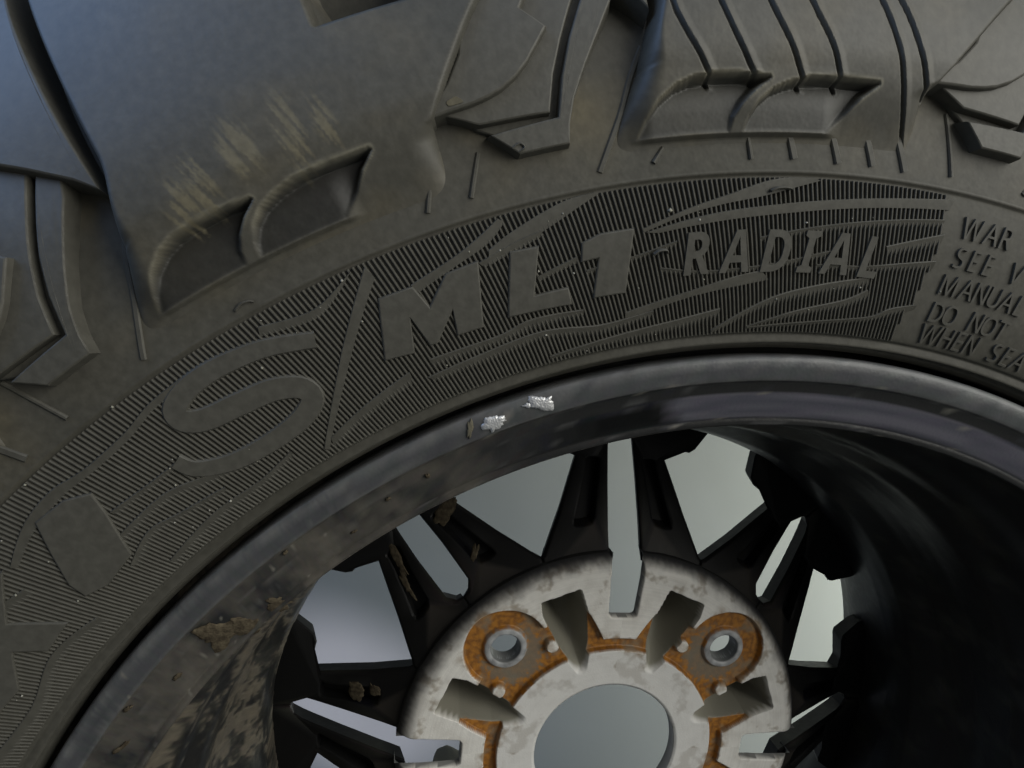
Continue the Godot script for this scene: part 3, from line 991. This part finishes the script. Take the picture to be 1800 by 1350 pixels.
func rim_wear(deg: float, q: Vector2, p: Vector3) -> Array:
	var col := Color(0.017, 0.0175, 0.0172)
	var lift := 0.0
	var n1 := noise.get_noise_3dv(p * 2.0)
	var n2 := fine.get_noise_3dv(p)
	var n3 := fine.get_noise_3dv(p * 4.0)
	if q.y > -8.0:
		# the lip: dulled and worn to grey along its outer edge, glossy black or dusty further in
		if q.x > 187.2:
			col = Color(0.042, 0.044, 0.047).lerp(Color(0.072, 0.073, 0.074), clampf(0.5 + n2 * 0.5 + n3 * 0.2, 0.0, 1.0))
		else:
			col = Color(0.016, 0.0165, 0.018)
		var edge := 1.2 * exp(-pow((q.x - 192.4) / 0.7, 2.0)) + 0.45 * exp(-pow((q.x - 187.3) / 0.35, 2.0))
		col = col.lerp(Color(0.15, 0.15, 0.145), clampf(edge * (0.55 + 0.6 * n2 + 0.25 * n3), 0.0, 0.85))
		var scratch := fine.get_noise_2d(q.x * 9.0, deg * 0.9) + 0.35 * n3
		col = col.lerp(Color(0.13, 0.13, 0.125), 0.3 * smoothstep(0.36, 0.55, scratch))
		var left := smoothstep(103.0, 116.0, deg + 8.0 * n1)
		if q.x < 187.2:
			col = col.lerp(Color(0.098, 0.089, 0.074), clampf(0.42 + n1 * 0.8 + n2 * 0.4 + n3 * 0.15, 0.0, 0.9) * left)
			var wet := smoothstep(92.5, 95.5, deg + 1.5 * n2) * smoothstep(107.0, 101.0, deg) * smoothstep(176.8, 177.6, q.x) * smoothstep(183.6, 182.0, q.x + 1.6 * n2)
			col = col.lerp(Color(0.003, 0.003, 0.0035), wet)
			var shiny := smoothstep(97.0, 94.5, deg + 2.5 * n1 + 1.5 * n2) * smoothstep(176.6, 177.2, q.x) * smoothstep(184.2, 183.4, q.x)  # lavender reflection on the bead seat, painted into the colour
			col = col.lerp(Color(0.062, 0.060, 0.078).lerp(Color(0.10, 0.098, 0.115), clampf(0.5 + 2.0 * fine.get_noise_2d(q.x * 14.0, deg * 0.3), 0.0, 1.0)), shiny)
		if n3 > 0.56:
			col = col.lerp(Color(0.16, 0.15, 0.13), 0.7)
	else:
		col = col.lerp(Color(0.045, 0.044, 0.038), clampf(n1 * 1.2 + n2 * 0.5, 0.0, 0.8))
		if deg > 122.0 and deg < 240.0:
			# mud splashed along the barrel: clots with thin runs between them
			var clot := noise.get_noise_3d(deg * 5.0, q.y * 1.3, 40.0)
			var run := 1.0 - absf(fine.get_noise_3d(deg * 0.5 + clot * 1.5, (q.y - q.x) * 0.75 + deg * 0.25, 3.0)) * 3.2
			var crumb := fine.get_noise_3dv(p * 1.6)
			var amount := run * 0.55 + clot * 1.1 + crumb * 0.75
			var share := smoothstep(0.26, 0.62, amount) * smoothstep(122.0, 136.0, deg)
			col = col.lerp(Color(0.21, 0.178, 0.13).lerp(Color(0.11, 0.095, 0.075), clampf(crumb + 0.3, 0.0, 1.0)), share)
			col = col.lerp(Color(0.075, 0.068, 0.056), 0.75 * clampf(amount + 0.2, 0.0, 1.0))
			lift = share * 0.25
	return [col, lift]

func blob(centre: Vector2, size: Vector2, turn: float, seed_no: float, to_place: Callable, mat: Material, thick := 0.3) -> ArrayMesh:
	# a thin ragged patch on a surface; to_place(x, y, h) gives the point
	var s := Shape.new()
	var n := 40
	var mid := s.add(to_place.call(centre.x, centre.y, thick), Vector3.BACK)
	var rows: Array[PackedInt32Array] = []
	for ring in [[0.45, thick], [0.85, thick * 0.9], [1.0, -0.3]]:
		var row := PackedInt32Array()
		for k in n:
			var f := TAU * k / n
			var ragged := 1.0 + 0.75 * fine.get_noise_3d(cos(f) * 4.0, sin(f) * 4.0, seed_no * 13.0) + 0.35 * fine.get_noise_3d(cos(f) * 14.0, sin(f) * 14.0, seed_no * 7.0)
			var o: Vector2 = (Vector2(cos(f) * size.x, sin(f) * size.y) * ragged * ring[0]).rotated(turn)
			row.append(s.add(to_place.call(centre.x + o.x, centre.y + o.y, ring[1]), Vector3.BACK))
		rows.append(row)
	for k in n:
		s.tri(mid, rows[0][k], rows[0][(k + 1) % n])
		for ring in 2:
			s.quad(rows[ring][k], rows[ring][(k + 1) % n], rows[ring + 1][(k + 1) % n], rows[ring + 1][k])
	return s.mesh(mat)

func on_lip(x: float, y: float, h: float) -> Vector3:      # x in mm along the lip, y the radius
	var z := lerpf(-0.4, 0.05, clampf((y - 187.8) / 2.5, 0.0, 1.0)) if y > 187.4 else lerpf(-5.3, -0.6, (y - 177.4) / 10.0)
	return at_polar(x / 190.0 * 180.0 / PI, y, z + h)

func scuffs(rim: Node3D) -> void:
	var along := func(deg: float) -> float: return deg_to_rad(deg) * 190.0
	part("scrape", blob(Vector2(along.call(108.95), 189.8), Vector2(3.4, 2.2), -0.15, 2.0, on_lip, M.bright, 0.4), rim)
	part("scrape", blob(Vector2(along.call(105.3), 190.4), Vector2(2.7, 2.0), 0.5, 5.0, on_lip, M.bright, 0.4), rim)
	part("scrape", blob(Vector2(along.call(106.3), 191.0), Vector2(1.6, 0.5), 0.3, 15.0, on_lip, M.bright, 0.3), rim)
	part("scrape", blob(Vector2(along.call(110.6), 190.4), Vector2(0.7, 2.0), 0.5, 7.0, on_lip, M.dust, 0.35), rim)
	# dried mud on the inside of the rim at the left
	for q in [[133.9, 180.3, 5.6, 4.4, 0.5, 3.0], [132.6, 178.0, 3.2, 2.6, 1.2, 4.0], [129.7, 176.6, 3.0, 2.6, 0.6, 6.0], [114.7, 183.6, 0.9, 0.6, 0.3, 9.0], [118.0, 183.0, 0.6, 0.4, 0.0, 11.0], [138.5, 181.5, 1.4, 0.6, 0.2, 12.0], [142.0, 186.0, 1.1, 0.5, 0.3, 13.0], [145.5, 182.0, 2.4, 0.6, 0.3, 14.0], [126.0, 186.0, 0.7, 0.5, 0.1, 16.0], [121.5, 180.0, 0.9, 0.4, 0.1, 17.0]]:
		part("dried_mud", blob(Vector2(along.call(q[0]), q[1]), Vector2(q[2], q[3]), q[4], q[5], on_lip, M.mud, 0.22), rim)

func spoke_z(r: float) -> float:
	return lerpf(-116.0, -138.0, clampf((r - 92.0) / 39.0, -0.2, 1.15))

func spokes(rim: Node3D) -> void:
	# one arm of a pair: (degrees from the slot between the pair, radius); ring 2 is the pocket in its back
	var long_slot := pts([4.6, 87, 4.45, 90, 4.3, 92, 4.05, 98, 3.2, 115, 2.6, 128, 2.35, 133, 1.8, 136.6, 0.0, 138.2, 0.0, 150, 17.4, 150, 17.2, 143.5, 15.7, 134.0, 14.6, 131.9, 9.4, 131.6, 8.7, 129.4, 11.2, 120, 15.4, 107, 19.5, 98, 21.6, 94.0, 22.5, 93.0, 22.5, 86])
	var short_slot := long_slot.duplicate()
	for k in 4:
		short_slot[k] = [Vector2(0, 86), Vector2(0, 94.6), Vector2(1.9, 95.2), Vector2(3.5, 98.4)][k]
	var pocket := pts([8.2, 101, 8.1, 101.2, 8.0, 101.5, 7.2, 103, 5.6, 115, 4.6, 122, 4.4, 124, 4.5, 125, 4.7, 125.5, 5.0, 125.8, 6.4, 126, 6.8, 126, 7.1, 125.8, 7.3, 125.4, 7.5, 125, 7.4, 124, 8.4, 118, 10.8, 108, 12.2, 103, 12.4, 101.6, 12.0, 101, 10.5, 100.6])
	var meshes := []
	for version in [[1.0, long_slot], [-1.0, long_slot], [1.0, short_slot], [-1.0, short_slot]]:
		var side: float = version[0]
		var outline: PackedVector2Array = version[1]
		var s := Shape.new()
		var rings := []
		for step in [["o", -2.4, -11.0], ["o", 0.0, -1.4], ["o", -0.5, -0.4], ["o", -1.4, 0.0], ["p", 0.9, 0.0], ["p", 0.0, -0.7], ["p", -0.7, -6.0]]:
			var src := outline if step[0] == "o" else pocket
			var xy := PackedVector2Array()
			for q in src:
				xy.append(Vector2(q.y * cos(deg_to_rad(q.x)), q.y * sin(deg_to_rad(q.x)) * side))
			xy = offset(xy, step[1], 1.0)
			var row := PackedInt32Array()
			for q in xy:
				var p := Vector3(q.x, q.y, spoke_z(q.length()) + step[2])
				var muddy := clampf(noise.get_noise_3d(q.x * 3.0, q.y * 3.0 * side, 4.0) * 1.4 - 0.1, 0.0, 0.6)
				row.append(s.add(p, Vector3.BACK, Color(0.009, 0.0092, 0.0105).lerp(Color(0.062, 0.055, 0.045), muddy)))
			rings.append(row)
		var n := outline.size()
		for r in rings.size() - 1:
			for k in n:
				var q := [rings[r][k], rings[r][(k + 1) % n], rings[r + 1][(k + 1) % n], rings[r + 1][k]]
				var face := (s.v[q[1]] - s.v[q[0]]).cross(s.v[q[2]] - s.v[q[0]])
				if face.length() < 1e-6:
					face = (s.v[q[2]] - s.v[q[0]]).cross(s.v[q[3]] - s.v[q[0]])
				var want := Vector3.BACK
				var d := Vector2(s.v[q[1]].x - s.v[q[0]].x, s.v[q[1]].y - s.v[q[0]].y)
				if r == 0:
					want = Vector3(d.y, -d.x, 0) * side
				elif r == 5:
					want = Vector3(-d.y, d.x, 0) * side + Vector3(0, 0, 0.01)
				if face.dot(want) > 0.0:
					s.tri(q[0], q[1], q[2]); s.tri(q[0], q[2], q[3])
				else:
					s.tri(q[0], q[2], q[1]); s.tri(q[0], q[3], q[2])
		var middle := Vector3.ZERO
		for id in rings[-1]:
			middle += s.v[id] / n
		var hub_id := s.add(middle, Vector3.BACK, Color(0.016, 0.0165, 0.018))
		for k in n:
			var a: int = rings[-1][k]
			var b: int = rings[-1][(k + 1) % n]
			if (s.v[b] - s.v[a]).cross(middle - s.v[a]).z > 0.0:
				s.tri(a, b, hub_id)
			else:
				s.tri(b, a, hub_id)
		meshes.append(finish(s, M.spoke_paint))
	for k in 8:
		for m in 2:
			part("spoke", meshes[m + (2 if k % 2 == 0 else 0)], rim, BOLT + 45.0 * k)
	var on_spoke := func(x: float, y: float, h: float) -> Vector3: return Vector3(x, y, spoke_z(Vector2(x, y).length()) + h)
	for q in [[-66.0, 106.0, 3.2, 6.0, -0.5, 1.0], [-88.0, 86.0, 2.0, 9.0, 0.55, 2.0], [-84.0, 75.0, 1.8, 6.0, 0.5, 3.0], [-107.0, 28.0, 3.0, 4.0, 0.2, 4.0], [-99.0, 30.0, 2.0, 3.0, 0.2, 5.0], [-104.0, -14.0, 3.0, 2.4, 0.2, 6.0], [-92.0, -20.0, 2.0, 2.6, 0.8, 8.0], [-55.0, 90.0, 2.0, 3.4, -0.3, 9.0]]:
		part("dried_mud", blob(Vector2(q[0], q[1]), Vector2(q[2], q[3]), q[4], q[5], on_spoke, M.mud, 0.3), rim)

# ---------------------------------------------------------------- hub
func polygon_distance(p: Vector2, poly: PackedVector2Array) -> float:
	var d := 1e9
	var inside := false
	var n := poly.size()
	var j := n - 1
	for i in n:
		var a := poly[j]
		var b := poly[i]
		var e := b - a
		var w := p - a
		d = minf(d, (w - e * clampf(w.dot(e) / e.dot(e), 0.0, 1.0)).length_squared())
		if (b.y > p.y) != (a.y > p.y) and p.x < (a.x - b.x) * (p.y - b.y) / (a.y - b.y) + b.x:
			inside = not inside
		j = i
	return -sqrt(d) if inside else sqrt(d)

var pocket_left := PackedVector2Array()
var pocket_right := PackedVector2Array()

func hub_surface(r: float, b: float) -> Array:
	# b: degrees from the bolt, -45 to 45. Returns [height, colour]; a height under -29 is open.
	var p := Vector2(r * cos(deg_to_rad(b)), r * sin(deg_to_rad(b)))
	var away := 45.0 - absf(b)      # degrees from the slot
	var sp := Vector2(r * cos(deg_to_rad(away)), r * sin(deg_to_rad(away)))
	var h := 0.0
	var n1 := noise.get_noise_2d(p.x * 4.0 + 300.0, p.y * 4.0)
	var n2 := fine.get_noise_2d(p.x * 2.0, p.y * 2.0 + 90.0)
	var col := Color(0.72, 0.70, 0.655).lerp(Color(0.52, 0.495, 0.45), clampf(n1 * 0.8 + n2 * 0.1 + 0.1, 0.0, 0.5))
	col = col * (1.0 + 0.10 * fine.get_noise_2d(r * 9.0, b * 0.05) + 0.05 * n2)
	if r < 48.5:
		col = col.lerp(Color(0.64, 0.635, 0.62), 0.6)
		var scuffed := noise.get_noise_2d(p.x * 3.0 + 50.0, p.y * 3.0) + 0.25 * fine.get_noise_2d(p.x * 1.2, p.y * 1.2)
		col = col.lerp(Color(0.26, 0.225, 0.18), 0.35 * smoothstep(0.2, 0.6, scuffed + 0.10 * sin(deg_to_rad(b) * 2.0)))
	col = col.lerp(Color(0.22, 0.17, 0.11), clampf(noise.get_noise_2d(p.x * 2.2 - 900.0, p.y * 2.2) * 3.0 + n2 * 0.5 - 0.8, 0.0, 0.6))
	# rusty recess: a ring round the centre and a round bay at the bolt
	var rr := 53.8
	if away > 7.7:
		rr = lerpf(53.8, 67.0, clampf((away - 7.7) / 5.0, 0.0, 1.0))
	var ring := maxf(48.2 - r, r - rr)
	var bay := p.distance_to(Vector2(68.5, 0)) - 17.8
	var recess := minf(ring, bay)
	for y in [15.0, -15.0]:
		recess = maxf(recess, 2.7 - p.distance_to(Vector2(57.5 * cos(deg_to_rad(y)), 57.5 * sin(deg_to_rad(y)))))
	var deep := 1.0 - smoothstep(-0.9, 0.2, recess)
	h -= 3.0 * deep
	var seat := p.distance_to(Vector2(68.5, 0))
	var rust := 1.0 - smoothstep(-0.3, 0.15 + n2 * 0.4, recess + 0.35 * n2 + 0.5 * n1)
	# rust bleeding out over the edge of the recess here and there
	col = col.lerp(Color(0.25, 0.15, 0.06), clampf(exp(-maxf(recess, 0.0) / 1.4) * (n1 * 2.2 + n2 * 0.9), 0.0, 0.75))
	if rust > 0.0:
		var rusty := Color(0.37, 0.155, 0.02).lerp(Color(0.20, 0.08, 0.015), clampf(0.5 + n2 * 1.2, 0.0, 1.0)).lerp(Color(0.20, 0.17, 0.12), clampf(n1 * 1.5 - 0.1, 0.0, 0.7))
		# scraped paint grey on the side of the bay that faces the centre
		rusty = rusty.lerp(Color(0.17, 0.155, 0.12), clampf(1.6 - absf(seat - 11.5) * 0.35 - (p.x - 60.0) * 0.12 + n2, 0.0, 0.75))
		col = col.lerp(rusty, rust)
	if seat < 10.2:
		h = lerpf(h, -1.2 - maxf(0.0, 8.0 - seat) * 0.25, 1.0 - smoothstep(8.8, 9.8, seat))
		col = col.lerp(Color(0.36, 0.365, 0.37), 1.0 - smoothstep(8.2, 9.6 + n2, seat))
	for poly in [pocket_left, pocket_right]:
		var d := polygon_distance(p, poly)
		if d < 1.0:
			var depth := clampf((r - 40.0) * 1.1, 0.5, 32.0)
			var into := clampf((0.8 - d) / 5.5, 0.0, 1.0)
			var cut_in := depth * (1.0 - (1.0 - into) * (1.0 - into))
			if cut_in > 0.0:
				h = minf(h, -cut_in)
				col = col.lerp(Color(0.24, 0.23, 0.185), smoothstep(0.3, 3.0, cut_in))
	# painted, rounded outer edge
	var black := smoothstep(83.5 + n1 * 4.0, 90.5, r + n2 * 0.5)
	col = col.lerp(Color(0.025, 0.025, 0.027), black)
	if r > 83.0:
		h -= pow((r - 83.0) / 8.0, 2.2) * 6.0
	if r > 91.0:
		h = -12.0
	h -= 0.8 * smoothstep(32.8, 31.6, r)
	var open := hub_open(p)
	if open > -0.6:
		h = lerpf(h, -8.0 if seat < 12.0 else -3.0, smoothstep(-0.1, 0.45, open)) - 0.5 * smoothstep(-0.6, 0.0, open)
		if open > 0.0:
			col = col.lerp(Color(0.13, 0.13, 0.125), 0.85)
	return [h, col, open]

func hub_open(p: Vector2) -> float:
	# how far inside the bolt hole or the slot a point of the quarter lies
	var away := deg_to_rad(45.0) - absf(p.angle())
	var sp := Vector2.from_angle(away) * p.length()
	var lens := 6.9 - 0.9 * clampf((80.0 - sp.x) / 16.0, 0.0, 1.0)
	var slot := maxf(sp.y - lens, 63.6 - sp.x)
	if sp.y > lens - 2.0 and sp.x < 65.6:
		slot = Vector2(maxf(sp.y - lens + 2.0, 0.0), maxf(65.6 - sp.x, 0.0)).length() - 2.0
	slot = minf(slot, 40.0)
	return maxf(-slot, 6.2 - p.distance_to(Vector2(68.5, 0)))

func hub(wheel: Node3D) -> void:
	for q in [[77.5, 18.4], [77.8, 30.2], [66.5, 31.4], [52.8, 30.2], [41.8, 26.0], [40.4, 23.8], [41.2, 21.6], [51.0, 18.4], [62.0, 17.4], [72.0, 17.2]]:
		pocket_left.append(Vector2(q[0] * cos(deg_to_rad(q[1])), q[0] * sin(deg_to_rad(q[1]))))
		pocket_right.append(Vector2(q[0] * cos(deg_to_rad(q[1])), -q[0] * sin(deg_to_rad(q[1]))))
	var s := Shape.new()
	var radii := PackedFloat32Array()
	var r := 31.6
	while r < 91.6:
		radii.append(r)
		r += 0.36
	var n := 300
	var rows: Array[PackedInt32Array] = []
	var heights: Array[PackedFloat32Array] = []
	for j in n + 1:
		var b := -45.0 + 90.0 * j / n
		var row := PackedInt32Array()
		var hs := PackedFloat32Array()
		row.append(s.add(at_polar(b, 31.6, -6.5), at_polar(b, -1, 0), Color(0.25, 0.245, 0.23)))
		hs.append(-1.0)
		for q in radii:
			var got := hub_surface(q, b)
			var place := Vector2.from_angle(deg_to_rad(b)) * q
			var open: float = got[2]
			var height: float = got[0]
			if open > 0.4 and open < 1.1:      # the wall of an opening ends on its true outline
				var grad := Vector2(hub_open(place + Vector2(0.05, 0)) - open, hub_open(place + Vector2(0, 0.05)) - open) / 0.05
				place -= grad * (open - 0.4)
			row.append(s.add(Vector3(place.x, place.y, height), Vector3.BACK, got[1]))
			hs.append(99.0 if open >= 1.1 else height)
		rows.append(row)
		heights.append(hs)
	for j in n:
		for k in rows[j].size() - 1:
			var low := maxf(maxf(heights[j][k], heights[j + 1][k]), maxf(heights[j][k + 1], heights[j + 1][k + 1]))
			if low < 90.0:
				s.quad(rows[j][k], rows[j + 1][k], rows[j + 1][k + 1], rows[j][k + 1])
	# four equal quarters in one casting
	var whole := Shape.new()
	for q in 4:
		var turn := Basis(Vector3.BACK, deg_to_rad(BOLT + 90.0 * q))
		var from := whole.v.size()
		for k in s.v.size():
			whole.add(turn * s.v[k] + Vector3(0, 0, ZHUB), turn * s.n[k], s.c[k])
		for k in s.i:
			whole.i.append(k + from)
	var h := part("hub", whole.mesh(M.hub), wheel)
	h.set_meta("label", "bare unpainted silver hub face with a rusty recess and four bolt holes")
	# a worn steel-grey seat ring round each bolt hole
	var seat := Shape.new()
	var ring := pts([6.15, -6.0, 6.2, -1.6, 6.6, -1.0, 7.2, -0.85, 8.4, -0.95, 9.0, -1.5, 9.2, -3.4])
	var count := 64
	var seat_rows: Array[PackedInt32Array] = []
	for k in count:
		var a := TAU * k / count
		var row := PackedInt32Array()
		for q in ring.size():
			var d := (ring[mini(q + 1, ring.size() - 1)] - ring[maxi(q - 1, 0)]).normalized()
			var p := Vector3(68.5 + ring[q].x * cos(a), ring[q].x * sin(a), ZHUB + ring[q].y)
			var worn := 0.85 + 0.5 * fine.get_noise_3dv(p * 1.5)
			row.append(seat.add(p, Vector3(-d.y * cos(a), -d.y * sin(a), d.x), Color(0.40, 0.405, 0.41) * (worn if q > 1 else 0.4)))
		seat_rows.append(row)
	for k in count:
		for q in ring.size() - 1:
			seat.quad(seat_rows[k][q], seat_rows[(k + 1) % count][q], seat_rows[(k + 1) % count][q + 1], seat_rows[k][q + 1])
	var seat_mesh := seat.mesh(M.hub)
	for k in 4:
		part("bolt_seat", seat_mesh, h, BOLT + 90.0 * k)
